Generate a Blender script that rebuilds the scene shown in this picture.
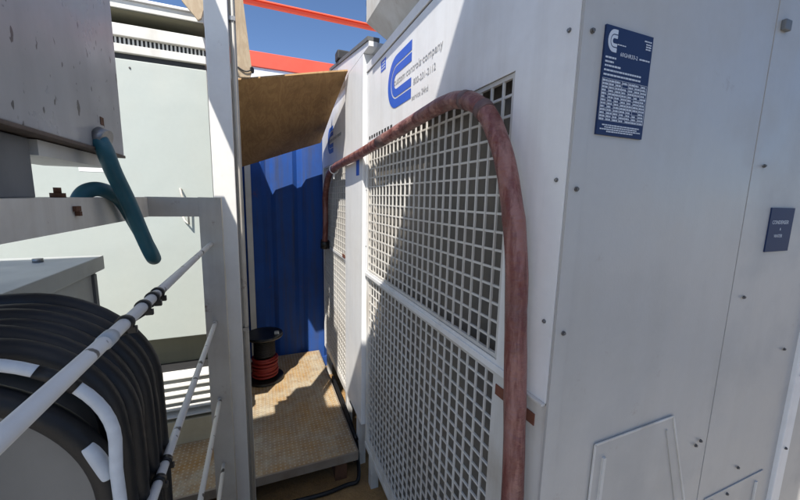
import bpy, bmesh, math, random
from mathutils import Vector, Matrix
random.seed(7)
for o in list(bpy.data.objects):
    bpy.data.objects.remove(o, do_unlink=True)
scene = bpy.context.scene
COL = scene.collection
EYE = 1.93          # camera height above the ground; everything below is written relative to the eye
PI = math.pi

# ------------------------------------------------------------------ camera
cd = bpy.data.cameras.new('camera')
cam = bpy.data.objects.new('camera', cd)
COL.objects.link(cam)
cd.sensor_width = 36.0
cd.lens = 15.54
cd.clip_start = 0.02
cd.clip_end = 2000
yaw, pitch, roll = math.radians(22.184), math.radians(8.391), math.radians(1.28)
fwd = Vector((math.sin(yaw) * math.cos(pitch), math.cos(yaw) * math.cos(pitch), -math.sin(pitch)))
rgt = Vector((math.cos(yaw), -math.sin(yaw), 0))
up = rgt.cross(fwd)
r2 = math.cos(roll) * rgt + math.sin(roll) * up
u2 = -math.sin(roll) * rgt + math.cos(roll) * up
cam.matrix_world = Matrix(((r2.x, u2.x, -fwd.x, 0), (r2.y, u2.y, -fwd.y, 0), (r2.z, u2.z, -fwd.z, EYE), (0, 0, 0, 1)))
scene.camera = cam

# ------------------------------------------------------------------ sky, sun, exposure
SUN = Vector((1.0, 1.65, -2.7)).normalized()       # direction the sunlight travels
elev = math.asin(-SUN.z)
rot = math.atan2(-SUN.x, -SUN.y)
world = bpy.data.worlds.new('World')
scene.world = world
world.use_nodes = True
wn = world.node_tree
bg = wn.nodes['Background']
sky = wn.nodes.new('ShaderNodeTexSky')
sky.sky_type = 'NISHITA'
sky.sun_disc = False
sky.sun_elevation = elev
sky.sun_rotation = rot
sky.altitude = 2500
sky.air_density = 1.0
sky.dust_density = 0.15
sky.ozone_density = 5.0
bg.inputs[1].default_value = 0.108
wn.links.new(sky.outputs[0], bg.inputs[0])
sl = bpy.data.lights.new('sun', 'SUN')
sl.energy = 4.3
sl.angle = math.radians(0.53)
sl.color = (1.0, 0.95, 0.87)
sun = bpy.data.objects.new('sun', sl)
COL.objects.link(sun)
sun.rotation_euler = SUN.to_track_quat('-Z', 'Y').to_euler()
sun.location = (-4, -5, 12)
vs = scene.view_settings
vs.view_transform = 'Standard'
vs.look = 'None'
vs.gamma = 1.0
vs.exposure = 0.7
vs.use_curve_mapping = False

# ------------------------------------------------------------------ materials
M = {}
def nodes_of(name):
    m = bpy.data.materials.new(name)
    m.use_nodes = True
    nt = m.node_tree
    return m, nt, nt.nodes['Principled BSDF']

def mix(nt, fac, a, b, mode='MIX'):
    n = nt.nodes.new('ShaderNodeMix')
    n.data_type = 'RGBA'
    n.blend_type = mode
    for s, v in ((n.inputs[0], fac), (n.inputs[6], a), (n.inputs[7], b)):
        if hasattr(v, 'is_linked') or isinstance(v, bpy.types.NodeSocket):
            nt.links.new(v, s)
        elif isinstance(v, (int, float)):
            s.default_value = v
        else:
            s.default_value = (*v, 1)
    return n.outputs[2]

def coords(nt, scale=(1, 1, 1), kind='Object'):
    tc = nt.nodes.new('ShaderNodeTexCoord')
    mp = nt.nodes.new('ShaderNodeMapping')
    mp.inputs['Scale'].default_value = scale
    nt.links.new(tc.outputs[kind], mp.inputs[0])
    return mp.outputs[0]

def noise(nt, scale, detail=4, vec=None, lo=0.4, hi=0.6, rough=0.6):
    n = nt.nodes.new('ShaderNodeTexNoise')
    n.inputs['Scale'].default_value = scale
    n.inputs['Detail'].default_value = detail
    n.inputs['Roughness'].default_value = rough
    if vec is not None:
        nt.links.new(vec, n.inputs['Vector'])
    r = nt.nodes.new('ShaderNodeMapRange')
    r.inputs[1].default_value = lo
    r.inputs[2].default_value = hi
    nt.links.new(n.outputs[0], r.inputs[0])
    return r.outputs[0]

def mulf(nt, a, k):
    n = nt.nodes.new('ShaderNodeMath')
    n.operation = 'MULTIPLY'
    nt.links.new(a, n.inputs[0])
    if isinstance(k, (int, float)):
        n.inputs[1].default_value = k
    else:
        nt.links.new(k, n.inputs[1])
    return n.outputs[0]

def bump(nt, bsdf, h, strength=0.2, dist=0.01):
    b = nt.nodes.new('ShaderNodeBump')
    b.inputs['Strength'].default_value = strength
    b.inputs['Distance'].default_value = dist
    nt.links.new(h, b.inputs['Height'])
    nt.links.new(b.outputs[0], bsdf.inputs['Normal'])

def paint(name, base, dirt=(0.3, 0.24, 0.17), amt=0.35, rough=0.35, metal=0.0, rust=0.0, streak=0.25, chips=0.0, wave=0.25, chipcol=(0.03, 0.025, 0.02), chip_lo=0.68, chip_sc=22):
    """painted sheet metal: blotchy dirt, vertical streaks, rust specks, slight waviness"""
    m, nt, b = nodes_of(name)
    c = coords(nt)
    cs = coords(nt, (14, 14, 0.9))
    d1 = noise(nt, 2.3, 6, c, 0.45, 0.75)
    d2 = noise(nt, 1.0, 5, cs, 0.48, 0.8)
    d3 = noise(nt, 45, 3, c, 0.3, 0.9)
    col = mix(nt, mulf(nt, d1, amt), base, dirt)
    col = mix(nt, mulf(nt, d2, streak), col, dirt)
    col = mix(nt, mulf(nt, d3, 0.10), col, tuple(x * 0.6 for x in base))
    if rust:
        rr = noise(nt, 6.0, 8, c, 0.62, 0.70, 0.75)
        col = mix(nt, mulf(nt, rr, rust), col, (0.16, 0.055, 0.02))
    if chips:
        ch = noise(nt, chip_sc, 3, coords(nt, (1, 1, 0.55)), chip_lo, chip_lo + 0.03, 0.4)
        col = mix(nt, mulf(nt, ch, chips), col, chipcol)
    nt.links.new(col, b.inputs['Base Color'])
    rg = nt.nodes.new('ShaderNodeMapRange')
    nt.links.new(d1, rg.inputs[0])
    rg.inputs[3].default_value = rough
    rg.inputs[4].default_value = min(1, rough + 0.3)
    nt.links.new(rg.outputs[0], b.inputs['Roughness'])
    b.inputs['Metallic'].default_value = metal
    w = noise(nt, 3.0, 2, c, 0.0, 1.0)
    f = noise(nt, 160, 2, c, 0.0, 1.0)
    s = nt.nodes.new('ShaderNodeMath'); s.operation = 'MULTIPLY_ADD'
    nt.links.new(f, s.inputs[0]); s.inputs[1].default_value = 0.03
    nt.links.new(w, s.inputs[2])
    bump(nt, b, s.outputs[0], wave, 0.02)
    M[name] = m
    return m

def plain(name, base, rough=0.6, var=0.3, scale=20, metal=0.0, bstr=0.15):
    m, nt, b = nodes_of(name)
    c = coords(nt)
    n = noise(nt, scale, 5, c, 0.3, 0.75)
    col = mix(nt, mulf(nt, n, var), base, tuple(x * 0.45 for x in base))
    nt.links.new(col, b.inputs['Base Color'])
    b.inputs['Roughness'].default_value = rough
    b.inputs['Metallic'].default_value = metal
    bump(nt, b, n, bstr, 0.003)
    M[name] = m
    return m

paint('white', (0.86, 0.86, 0.855), amt=0.22, rough=0.32, streak=0.16, rust=0.0)
paint('white_shaded', (0.49, 0.48, 0.46), dirt=(0.36, 0.33, 0.28), amt=0.30, rough=0.36, streak=0.16, rust=0.25, wave=0.4)  # darker copy of white: the end wall's shade is put into the colour
paint('mesh_paint', (0.66, 0.645, 0.61), dirt=(0.38, 0.32, 0.25), amt=0.5, rough=0.5, streak=0.35, rust=0.2)
paint('drum_grey', (0.24, 0.235, 0.22), dirt=(0.15, 0.14, 0.12), amt=0.4, rough=0.4, streak=0.2)
paint('white_dirty', (0.70, 0.69, 0.66), dirt=(0.34, 0.27, 0.19), amt=0.65, rough=0.5, streak=0.5, rust=0.5)
paint('white_post', (0.80, 0.79, 0.76), amt=0.2, rough=0.45, streak=0.1, rust=0.25)
paint('cabinet_green', (0.46, 0.50, 0.465), dirt=(0.5, 0.5, 0.44), amt=0.25, rough=0.4, streak=0.12)
paint('trim_white', (0.74, 0.74, 0.70), amt=0.35, rough=0.5, streak=0.2)
paint('grey_box', (0.43, 0.43, 0.425), dirt=(0.25, 0.23, 0.22), amt=0.4, rough=0.25, streak=0.25, chips=0.85, chip_lo=0.665, chip_sc=42)
paint('grey_cab', (0.42, 0.44, 0.43), dirt=(0.28, 0.27, 0.24), amt=0.35, rough=0.45, streak=0.2)
paint('grey_dark', (0.16, 0.17, 0.18), dirt=(0.1, 0.1, 0.1), amt=0.5, rough=0.5)
paint('grey_frame', (0.58, 0.55, 0.49), dirt=(0.30, 0.24, 0.17), amt=0.5, rough=0.5, rust=0.7, streak=0.3)
paint('lip', (0.30, 0.26, 0.21), dirt=(0.14, 0.08, 0.04), amt=0.8, rough=0.7, rust=0.8, streak=0.4)
paint('beam_cream', (0.76, 0.72, 0.64), dirt=(0.33, 0.24, 0.15), amt=0.55, rough=0.5, rust=0.7, streak=0.3)
paint('rail_white', (0.74, 0.74, 0.73), dirt=(0.35, 0.3, 0.24), amt=0.35, rough=0.4, rust=0.5, streak=0.1, chips=0.9, chip_lo=0.63, chip_sc=28)
paint('olive', (0.19, 0.185, 0.13), dirt=(0.1, 0.09, 0.06), amt=0.5, rough=0.6)
paint('sand_base', (0.60, 0.54, 0.38), dirt=(0.35, 0.28, 0.17), amt=0.6, rough=0.7, streak=0.3)
paint('blue_wall', (0.008, 0.075, 0.34), dirt=(0.06, 0.06, 0.055), amt=0.45, rough=0.7, streak=0.85, rust=0.4)
paint('red_beam', (0.72, 0.09, 0.045), dirt=(0.55, 0.12, 0.07), amt=0.3, rough=0.5, streak=0.1)
paint('orange_beam', (0.80, 0.13, 0.055), dirt=(0.6, 0.14, 0.08), amt=0.3, rough=0.5, streak=0.1)
plain('dark', (0.03, 0.03, 0.032), 0.6)
plain('black_rubber', (0.007, 0.0072, 0.0085), 0.5, 0.5, 60)
plain('grey_hose', (0.50, 0.54, 0.57), 0.45, 0.5, 30)
plain('white_hose', (0.66, 0.70, 0.74), 0.45, 0.35, 30)
plain('blue_hose', (0.022, 0.125, 0.165), 0.45, 0.4, 25)
plain('black_plastic', (0.012, 0.012, 0.012), 0.35)
plain('steel', (0.33, 0.33, 0.33), 0.4, 0.5, 80, 0.8)
plain('bolt_grey', (0.13, 0.125, 0.12), 0.5, 0.6, 200)
plain('rim_brown', (0.15, 0.11, 0.085), 0.7, 0.7, 40)
plain('rusty', (0.16, 0.07, 0.035), 0.85, 0.7, 60, 0.0, 0.4)
plain('red_cable', (0.26, 0.018, 0.012), 0.5, 0.4, 40)
plain('brown_tape', (0.21, 0.075, 0.045), 0.7, 0.4, 70)
plain('hose_tape', (0.16, 0.095, 0.09), 0.55, 0.6, 50, bstr=0.4)
plain('logo_blue', (0.035, 0.13, 0.60), 0.4, 0.15, 12, bstr=0.03)
plain('sticker_blue', (0.006, 0.024, 0.09), 0.6, 0.2, 12, bstr=0.03)
plain('print_white', (0.62, 0.66, 0.72), 0.5, 0.2, 30, bstr=0.02)
plain('print_grey', (0.40, 0.40, 0.41), 0.6, 0.5, 90, bstr=0.02)
plain('label_white', (0.9, 0.9, 0.88), 0.5, 0.1, 30, bstr=0.02)
plain('coping', (0.14, 0.145, 0.15), 0.6)
plain('roof_sheet', (0.65, 0.66, 0.67), 0.5)

def mat_ply(name, c1, c2):
    m, nt, b = nodes_of(name)
    v = coords(nt, (3.2, 0.8, 1))
    n = nt.nodes.new('ShaderNodeTexNoise')
    n.inputs['Scale'].default_value = 2.6; n.inputs['Detail'].default_value = 7; n.inputs['Distortion'].default_value = 2.4
    nt.links.new(v, n.inputs['Vector'])
    w = nt.nodes.new('ShaderNodeMath'); w.operation = 'SINE'
    k = nt.nodes.new('ShaderNodeMath'); k.operation = 'MULTIPLY'; k.inputs[1].default_value = 30
    nt.links.new(n.outputs[0], k.inputs[0]); nt.links.new(k.outputs[0], w.inputs[0])
    r = nt.nodes.new('ShaderNodeMapRange'); r.inputs[1].default_value = -0.5; r.inputs[2].default_value = 1.2
    nt.links.new(w.outputs[0], r.inputs[0])
    fine = noise(nt, 60, 4, coords(nt, (6, 0.5, 1)), 0.3, 0.8)
    blot = noise(nt, 3.2, 4, coords(nt), 0.45, 0.7)
    col = mix(nt, mulf(nt, r.outputs[0], 0.5), c1, c2)
    col = mix(nt, mulf(nt, fine, 0.35), col, tuple(x * 0.55 for x in c2))
    col = mix(nt, mulf(nt, blot, 0.45), col, tuple(x * 0.5 for x in c2))
    nt.links.new(col, b.inputs['Base Color'])
    b.inputs['Roughness'].default_value = 0.75
    bump(nt, b, fine, 0.25, 0.002)
    M[name] = m
mat_ply('plywood', (0.42, 0.255, 0.105), (0.25, 0.13, 0.048))
mat_ply('board', (0.52, 0.42, 0.29), (0.38, 0.27, 0.17))

def mat_redhose():
    m, nt, b = nodes_of('red_hose')
    c = coords(nt)
    a = noise(nt, 8, 6, coords(nt, (4, 3, 0.35)), 0.47, 0.56, 0.65)
    d = noise(nt, 30, 5, c, 0.4, 0.8)
    d2 = noise(nt, 5, 5, c, 0.5, 0.75)
    col = mix(nt, mulf(nt, a, 0.8), (0.28, 0.125, 0.105), (0.13, 0.025, 0.02))
    col = mix(nt, mulf(nt, d, 0.2), col, (0.26, 0.19, 0.175))
    col = mix(nt, mulf(nt, d2, 0.6), col, (0.085, 0.055, 0.055))
    nt.links.new(col, b.inputs['Base Color'])
    b.inputs['Roughness'].default_value = 0.42
    w = noise(nt, 14, 4, coords(nt, (1, 1, 1.6)), 0.2, 0.8)
    bump(nt, b, w, 0.7, 0.012)
    M['red_hose'] = m
mat_redhose()

def mat_shade_cloth():
    m, nt, b = nodes_of('shade_cloth')
    out = nt.nodes['Material Output']
    tr = nt.nodes.new('ShaderNodeBsdfTranslucent')
    ms = nt.nodes.new('ShaderNodeMixShader')
    n = noise(nt, 3, 4, coords(nt), 0.3, 0.7)
    c = mix(nt, mulf(nt, n, 0.3), (0.82, 0.84, 0.86), (0.7, 0.72, 0.74))
    nt.links.new(c, b.inputs['Base Color']); nt.links.new(c, tr.inputs['Color'])
    b.inputs['Roughness'].default_value = 0.6
    ms.inputs[0].default_value = 0.5  # half translucent, so the added cloth also brightens the shade below it
    nt.links.new(b.outputs[0], ms.inputs[1]); nt.links.new(tr.outputs[0], ms.inputs[2])
    nt.links.new(ms.outputs[0], out.inputs['Surface'])
    M['shade_cloth'] = m
mat_shade_cloth()

def mat_coil():
    m, nt, b = nodes_of('coil_fins')
    tc = nt.nodes.new('ShaderNodeTexCoord')
    sp = nt.nodes.new('ShaderNodeSeparateXYZ')
    nt.links.new(tc.outputs['Object'], sp.inputs[0])
    k = nt.nodes.new('ShaderNodeMath'); k.operation = 'MULTIPLY'; k.inputs[1].default_value = 1500
    nt.links.new(sp.outputs[1], k.inputs[0])
    s = nt.nodes.new('ShaderNodeMath'); s.operation = 'SINE'
    nt.links.new(k.outputs[0], s.inputs[0])
    r = nt.nodes.new('ShaderNodeMapRange'); r.inputs[1].default_value = -1
    nt.links.new(s.outputs[0], r.inputs[0])
    dn = noise(nt, 4, 6, coords(nt, (1, 1, 0.5)), 0.4, 0.7)
    col = mix(nt, r.outputs[0], (0.055, 0.052, 0.048), (0.22, 0.205, 0.18))
    col = mix(nt, mulf(nt, dn, 0.35), col, (0.40, 0.34, 0.27))
    nt.links.new(col, b.inputs['Base Color'])
    b.inputs['Roughness'].default_value = 0.55
    bump(nt, b, r.outputs[0], 0.4, 0.002)
    M['coil_fins'] = m
mat_coil()

def mat_deck():
    m, nt, b = nodes_of('checker_plate')
    c = coords(nt)
    # diamond tread: two crossed sets of short lozenges
    sp = nt.nodes.new('ShaderNodeSeparateXYZ'); nt.links.new(c, sp.inputs[0])
    def math2(op, a, bb):
        n = nt.nodes.new('ShaderNodeMath'); n.operation = op
        for i, v in enumerate((a, bb)):
            if isinstance(v, (int, float)): n.inputs[i].default_value = v
            else: nt.links.new(v, n.inputs[i])
        return n.outputs[0]
    F = 2 * PI / 0.040
    sx = math2('SINE', math2('MULTIPLY', math2('ADD', sp.outputs[0], sp.outputs[1]), F * 0.7), 0)
    sy = math2('SINE', math2('MULTIPLY', math2('SUBTRACT', sp.outputs[0], sp.outputs[1]), F * 0.7), 0)
    pr = math2('MULTIPLY', sx, sy)
    t = nt.nodes.new('ShaderNodeMapRange'); t.inputs[1].default_value = 0.35; t.inputs[2].default_value = 0.7
    nt.links.new(pr, t.inputs[0])
    r1 = noise(nt, 3.0, 8, c, 0.40, 0.62, 0.7)
    r2_ = noise(nt, 17, 6, c, 0.42, 0.68, 0.7)
    col = mix(nt, r1, (0.44, 0.39, 0.29), (0.40, 0.24, 0.09))
    col = mix(nt, mulf(nt, r2_, 0.55), col, (0.19, 0.10, 0.045))
    col = mix(nt, mulf(nt, t.outputs[0], 0.5), col, (0.68, 0.62, 0.50))
    nt.links.new(col, b.inputs['Base Color'])
    b.inputs['Roughness'].default_value = 0.6
    bump(nt, b, t.outputs[0], 1.0, 0.006)
    M['checker_plate'] = m
mat_deck()

def mat_dirt(name, a, bcol, cc):
    m, nt, b = nodes_of(name)
    c = coords(nt)
    n1 = noise(nt, 2.2, 8, c, 0.35, 0.65, 0.7)
    n2 = noise(nt, 14, 8, c, 0.4, 0.7, 0.75)
    n3 = noise(nt, 120, 4, c, 0.3, 0.8)
    col = mix(nt, n1, a, bcol)
    col = mix(nt, mulf(nt, n2, 0.7), col, cc)
    col = mix(nt, mulf(nt, n3, 0.4), col, tuple(x * 0.5 for x in cc))
    nt.links.new(col, b.inputs['Base Color'])
    b.inputs['Roughness'].default_value = 0.95
    bump(nt, b, n2, 0.6, 0.02)
    M[name] = m
mat_dirt('dirt', (0.55, 0.34, 0.14), (0.42, 0.24, 0.09), (0.28, 0.17, 0.08))
mat_dirt('pad', (0.56, 0.51, 0.44), (0.50, 0.455, 0.39), (0.40, 0.36, 0.30))

# ------------------------------------------------------------------ mesh helpers
class MB:
    """collects shapes; build() links them as ONE mesh object"""
    def __init__(s):
        s.bm = bmesh.new()
        s.smooth = set()
    def box(s, x0, x1, y0, y1, z0, z1, bev=0.0, rot=None, piv=None):
        vv = [s.bm.verts.new((x, y, z)) for x in (x0, x1) for y in (y0, y1) for z in (z0, z1)]
        F = [(0, 1, 3, 2), (4, 6, 7, 5), (0, 4, 5, 1), (2, 3, 7, 6), (0, 2, 6, 4), (1, 5, 7, 3)]
        fs = [s.bm.faces.new([vv[i] for i in f]) for f in F]
        if rot is not None:
            bmesh.ops.rotate(s.bm, verts=vv, cent=piv or ((x0 + x1) / 2, (y0 + y1) / 2, (z0 + z1) / 2), matrix=rot)
        if bev:
            es = list({e for f in fs for e in f.edges})
            bmesh.ops.bevel(s.bm, geom=es, offset=bev, segments=2, affect='EDGES', profile=0.6)
        return s
    def prism(s, pts, a, b):
        """pts: closed 3D loop; extruded by vector"""
        lo = [s.bm.verts.new(p) for p in pts]
        d = Vector(b)
        hi = [s.bm.verts.new(Vector(p) + d) for p in pts]
        n = len(pts)
        try:
            s.bm.faces.new(lo[::-1]); s.bm.faces.new(hi)
        except ValueError:
            pass
        for i in range(n):
            s.bm.faces.new((lo[i], lo[(i + 1) % n], hi[(i + 1) % n], hi[i]))
        return s
    def quadplate(s, p00, p10, p11, p01, th, n=8, warp=None):
        """bilinear plate of real thickness"""
        P = [Vector(p) for p in (p00, p10, p11, p01)]
        nor = ((P[1] - P[0]).cross(P[3] - P[0])).normalized()
        top, bot = [], []
        for i in range(n + 1):
            rt, rb = [], []
            for j in range(n + 1):
                u, v = i / n, j / n
                q = P[0] * (1 - u) * (1 - v) + P[1] * u * (1 - v) + P[2] * u * v + P[3] * (1 - u) * v
                if warp: q = q + nor * warp(u, v)
                rt.append(s.bm.verts.new(q + nor * th / 2)); rb.append(s.bm.verts.new(q - nor * th / 2))
            top.append(rt); bot.append(rb)
        for i in range(n):
            for j in range(n):
                s.bm.faces.new((top[i][j], top[i + 1][j], top[i + 1][j + 1], top[i][j + 1]))
                s.bm.faces.new((bot[i][j], bot[i][j + 1], bot[i + 1][j + 1], bot[i + 1][j]))
        for i in range(n):
            s.bm.faces.new((top[i][0], bot[i][0], bot[i + 1][0], top[i + 1][0]))
            s.bm.faces.new((top[i][n], top[i + 1][n], bot[i + 1][n], bot[i][n]))
            s.bm.faces.new((top[0][i], top[0][i + 1], bot[0][i + 1], bot[0][i]))
            s.bm.faces.new((top[n][i], bot[n][i], bot[n][i + 1], top[n][i + 1]))
        return s
    def tube(s, path, r, seg=14, closed=False, rf=None, cap=True):
        path = [Vector(p) for p in path]
        n = len(path)
        rings = []
        t0 = (path[1] - path[0]).normalized()
        ref = Vector((0, 0, 1)) if abs(t0.z) < 0.9 else Vector((1, 0, 0))
        nrm = t0.cross(ref).normalized()
        for i, p in enumerate(path):
            if closed:
                t = (path[(i + 1) % n] - path[i - 1]).normalized()
            else:
                t = (path[min(i + 1, n - 1)] - path[max(i - 1, 0)]).normalized()
            nrm = (nrm - t * nrm.dot(t)).normalized()
            bn = t.cross(nrm)
            ring = []
            for k in range(seg):
                a = 2 * PI * k / seg
                rr = r * (rf(i / max(1, n - 1), a) if rf else 1)
                ring.append(s.bm.verts.new(p + (nrm * math.cos(a) + bn * math.sin(a)) * rr))
            rings.append(ring)
        m = n if closed else n - 1
        for i in range(m):
            a, b = rings[i], rings[(i + 1) % n]
            for k in range(seg):
                f = s.bm.faces.new((a[k], a[(k + 1) % seg], b[(k + 1) % seg], b[k]))
                f.smooth = True
        if cap and not closed:
            s.bm.faces.new(rings[0][::-1]); s.bm.faces.new(rings[-1])
        return s
    def cyl(s, p, q, r, seg=16, r1=None):
        k = (r1 / r) if r1 else 1
        return s.tube([p, q], r, seg, rf=(lambda u, a: 1 + (k - 1) * u))
    def build(s, name, mat, parent=None, org=(0, 0, 0), label=None):
        o = Vector(parent_org(parent)) if parent is not None else Vector(org)
        for v in s.bm.verts: v.co -= o
        bmesh.ops.recalc_face_normals(s.bm, faces=s.bm.faces[:])
        me = bpy.data.meshes.new(name)
        s.bm.to_mesh(me); s.bm.free()
        me.materials.append(M[mat])
        ob = bpy.data.objects.new(name, me)
        COL.objects.link(ob)
        if parent is not None:
            ob.parent = parent
        else:
            ob.location = o
        ob['_org'] = tuple(o)
        if label: ob['label'] = label
        return ob

def parent_org(p):
    return tuple(p['_org'])

def thing(name, label, cat, loc, group=None):
    o = bpy.data.objects.new(name, None)
    COL.objects.link(o)
    o.empty_display_size = 0.1
    o.location = loc
    o['_org'] = tuple(loc)
    return tag(o, label, cat, group)

def tag(o, label, cat, group=None):
    o['label'] = label; o['category'] = cat
    if group: o['group'] = group
    return o

def structure(o):
    o['kind'] = 'structure'
    return o

def inst(me, name, parent, pos, rotm=None):
    """a child that shares mesh data; pos is relative to the eye"""
    ob = bpy.data.objects.new(name, me)
    COL.objects.link(ob)
    ob.parent = parent
    ob.location = Vector(pos) - Vector(parent_org(parent))
    ob['_org'] = tuple(pos)
    if rotm is not None:
        ob.rotation_euler = rotm
    return ob

def spline(pts, n=10):
    P = [Vector(p) for p in pts]
    P = [P[0] * 2 - P[1]] + P + [P[-1] * 2 - P[-2]]
    out = []
    for i in range(1, len(P) - 2):
        for k in range(n):
            t = k / n
            a, b, c, d = P[i - 1], P[i], P[i + 1], P[i + 2]
            out.append(0.5 * ((2 * b) + (c - a) * t + (2 * a - 5 * b + 4 * c - d) * t * t + (3 * b - a - 3 * c + d) * t ** 3))
    out.append(P[-2])
    return out

def shared_mesh(name, mb, mat):
    bmesh.ops.recalc_face_normals(mb.bm, faces=mb.bm.faces[:])
    me = bpy.data.meshes.new(name)
    mb.bm.to_mesh(me); mb.bm.free()
    me.materials.append(M[mat])
    return me

def text(body, size, pos, right, upv, mat, parent, name='lettering', sx=1.0, label=None):
    """flat print in the plane (right, upv)"""
    cu = bpy.data.curves.new('txt', 'FONT')
    cu.body = body; cu.size = size; cu.extrude = 0.0002; cu.resolution_u = 2
    t = bpy.data.objects.new('txt', cu)
    COL.objects.link(t)
    dg = bpy.context.evaluated_depsgraph_get()
    me = bpy.data.meshes.new_from_object(t.evaluated_get(dg))
    bpy.data.objects.remove(t)
    r, u = Vector(right), Vector(upv)
    n = r.cross(u)
    o = Vector(parent_org(parent))
    for v in me.vertices:
        v.co = Vector(pos) + r * v.co.x * sx + u * v.co.y + n * v.co.z - o
    me.materials.clear()
    me.materials.append(M[mat])
    ob = bpy.data.objects.new(name, me)
    COL.objects.link(ob)
    ob.parent = parent
    ob['_org'] = tuple(o)
    if label: ob['label'] = label
    return ob

# shared small meshes
b = MB(); b.cyl((0, 0, 0), (0, -0.003, 0), 0.0055, 12); b.cyl((0, -0.003, 0), (0, -0.006, 0), 0.0038, 6)
BOLT_Y = shared_mesh('bolt', b, 'bolt_grey')                       # faces -Y
b = MB(); b.cyl((0, 0, 0), (-0.002, 0, 0), 0.005, 12); b.cyl((-0.002, 0, 0), (-0.005, 0, 0), 0.0035, 6)
BOLT_X = shared_mesh('bolt', b, 'steel')                      # faces -X
b = MB(); b.cyl((0, 0, 0), (0, 0, 0.012), 0.016, 6); b.cyl((0, 0, 0.012), (0, 0, 0.026), 0.008, 10)
BOLT_Z = shared_mesh('bolt', b, 'rusty')                      # faces up

GROUND = -1.93
DECK = -1.72

# ================================================================== the setting
g = MB()
N = 60
g.box(-900, 900, -900, 900, GROUND - 0.3, GROUND)
structure(g.build('ground', 'pad'))
g = MB(); g.box(-1.6, 0.95, 1.55, 3.8, GROUND - 0.05, GROUND + 0.004); structure(g.build('sand_ground', 'dirt'))

d = thing('raised_deck', 'rusty checker plate walkway deck between the white units', 'deck', (0, 2.9, GROUND))
MB().box(-1.6, 0.565, 2.085, 3.78, DECK - 0.008, DECK).build('tread_plate', 'checker_plate', d)
MB().box(-1.6, 0.57, 2.07, 2.084, DECK - 0.055, DECK + 0.004, 0.002).build('front_lip', 'lip', d)
MB().box(0.566, 0.575, 2.085, 3.78, DECK - 0.055, DECK + 0.002, 0.002).build('side_lip', 'lip', d)
for xx in (-1.4, -0.5, 0.42):
    MB().box(xx, xx + 0.08, 2.11, 3.75, GROUND, DECK - 0.0085).build('joist', 'rusty', d)

# ================================================================== chiller units on the right
def frame_side(mb, X0, X1, y0, y1, z0, z1, oy0, oy1, oz0, oz1, bev=0.002):
    """sheet with one rectangular opening, as four butted strips"""
    mb.box(X0, X1, y0, oy0, z0, z1)
    mb.box(X0, X1, oy1, y1, z0, z1)
    mb.box(X0, X1, oy0, oy1, oz1, z1)
    mb.box(X0, X1, oy0, oy1, z0, oz0)

def grille(unit, pname, X, y0, y1, z0, z1, nc, nr, mat):
    """square mesh: every bar its own piece under the grille frame"""
    f = MB()
    fw = 0.012
    f.box(X, X + 0.012, y0, y0 + fw, z0, z1); f.box(X, X + 0.012, y1 - fw, y1, z0, z1)
    f.box(X + 0.001, X + 0.011, y0 + fw, y1 - fw, z0, z0 + fw); f.box(X + 0.001, X + 0.011, y0 + fw, y1 - fw, z1 - fw, z1)
    fr = f.build(pname, mat, unit)
    py, pz = (y1 - y0) / nc, (z1 - z0) / nr
    bw = 0.0034
    v = MB(); v.box(0, 0.006, -bw, bw, z0 + fw - (z0 + z1) / 2, z1 - fw - (z0 + z1) / 2)
    vm = shared_mesh('bar', v, mat)
    h = MB(); h.box(0.002, 0.008, y0 + fw - (y0 + y1) / 2, y1 - fw - (y0 + y1) / 2, -bw, bw)
    hm = shared_mesh('bar', h, mat)
    for i in range(1, nc):
        inst(vm, 'bar', fr, (X + 0.002, y0 + i * py, (z0 + z1) / 2))
    for j in range(1, nr):
        inst(hm, 'bar', fr, (X + 0.002, (y0 + y1) / 2, z0 + j * pz))
    return fr

def logo(unit, X, ya, yb, z0, z1, mat, lbl):
    """C-shaped emblem with a white stripe between its outer and inner band; drawn on a -X wall (left to right runs -Y)"""
    W, Hh = ya - yb, z1 - z0
    def P(u, v):
        return (X, ya - u * W, z0 + v * Hh)
    def band(o, i):
        # o, i: insets of outer and inner outline (fractions of height)
        def outline(k):
            r = 0.5 - k
            pts = []
            pts.append((1.0, 1 - k))
            cx = 0.5 * Hh / W * 1.0
            for a in range(0, 19):
                t = PI / 2 + PI * a / 18
                pts.append((cx + r * Hh / W * math.cos(t) * 1.0, 0.5 + r * math.sin(t)))
            pts.append((1.0, k))
            return pts
        A, B = outline(o), outline(i)
        m = MB()
        va = [m.bm.verts.new(P(*p)) for p in A]; vb = [m.bm.verts.new(P(*p)) for p in B]
        va2 = [m.bm.verts.new(Vector(P(*p)) + Vector((-0.0006, 0, 0))) for p in A]
        vb2 = [m.bm.verts.new(Vector(P(*p)) + Vector((-0.0006, 0, 0))) for p in B]
        for k in range(len(A) - 1):
            m.bm.faces.new((va2[k], va2[k + 1], vb2[k + 1], vb2[k]))
            m.bm.faces.new((va[k], vb[k], vb[k + 1], va[k + 1]))
        return m
    band(0.0, 0.175).build('emblem', mat, unit, label=lbl)
    band(0.21, 0.36).build('emblem', mat, unit, label=lbl)

AX = 0.62
A = thing('chiller_unit', 'large white cooling unit with square mesh grille and draped brown hose', 'cooling unit', (1.5, 1.3, GROUND))
# core so that no light passes through
MB().box(0.72, 2.9, 0.63, 2.06, -1.60, 0.72).build('inner_casing', 'dark', A)
c_ = MB(); c_.box(0.672, 0.70, 0.66, 2.05, -1.63, 0.36); c_.build('fin_coil', 'coil_fins', A)
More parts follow.
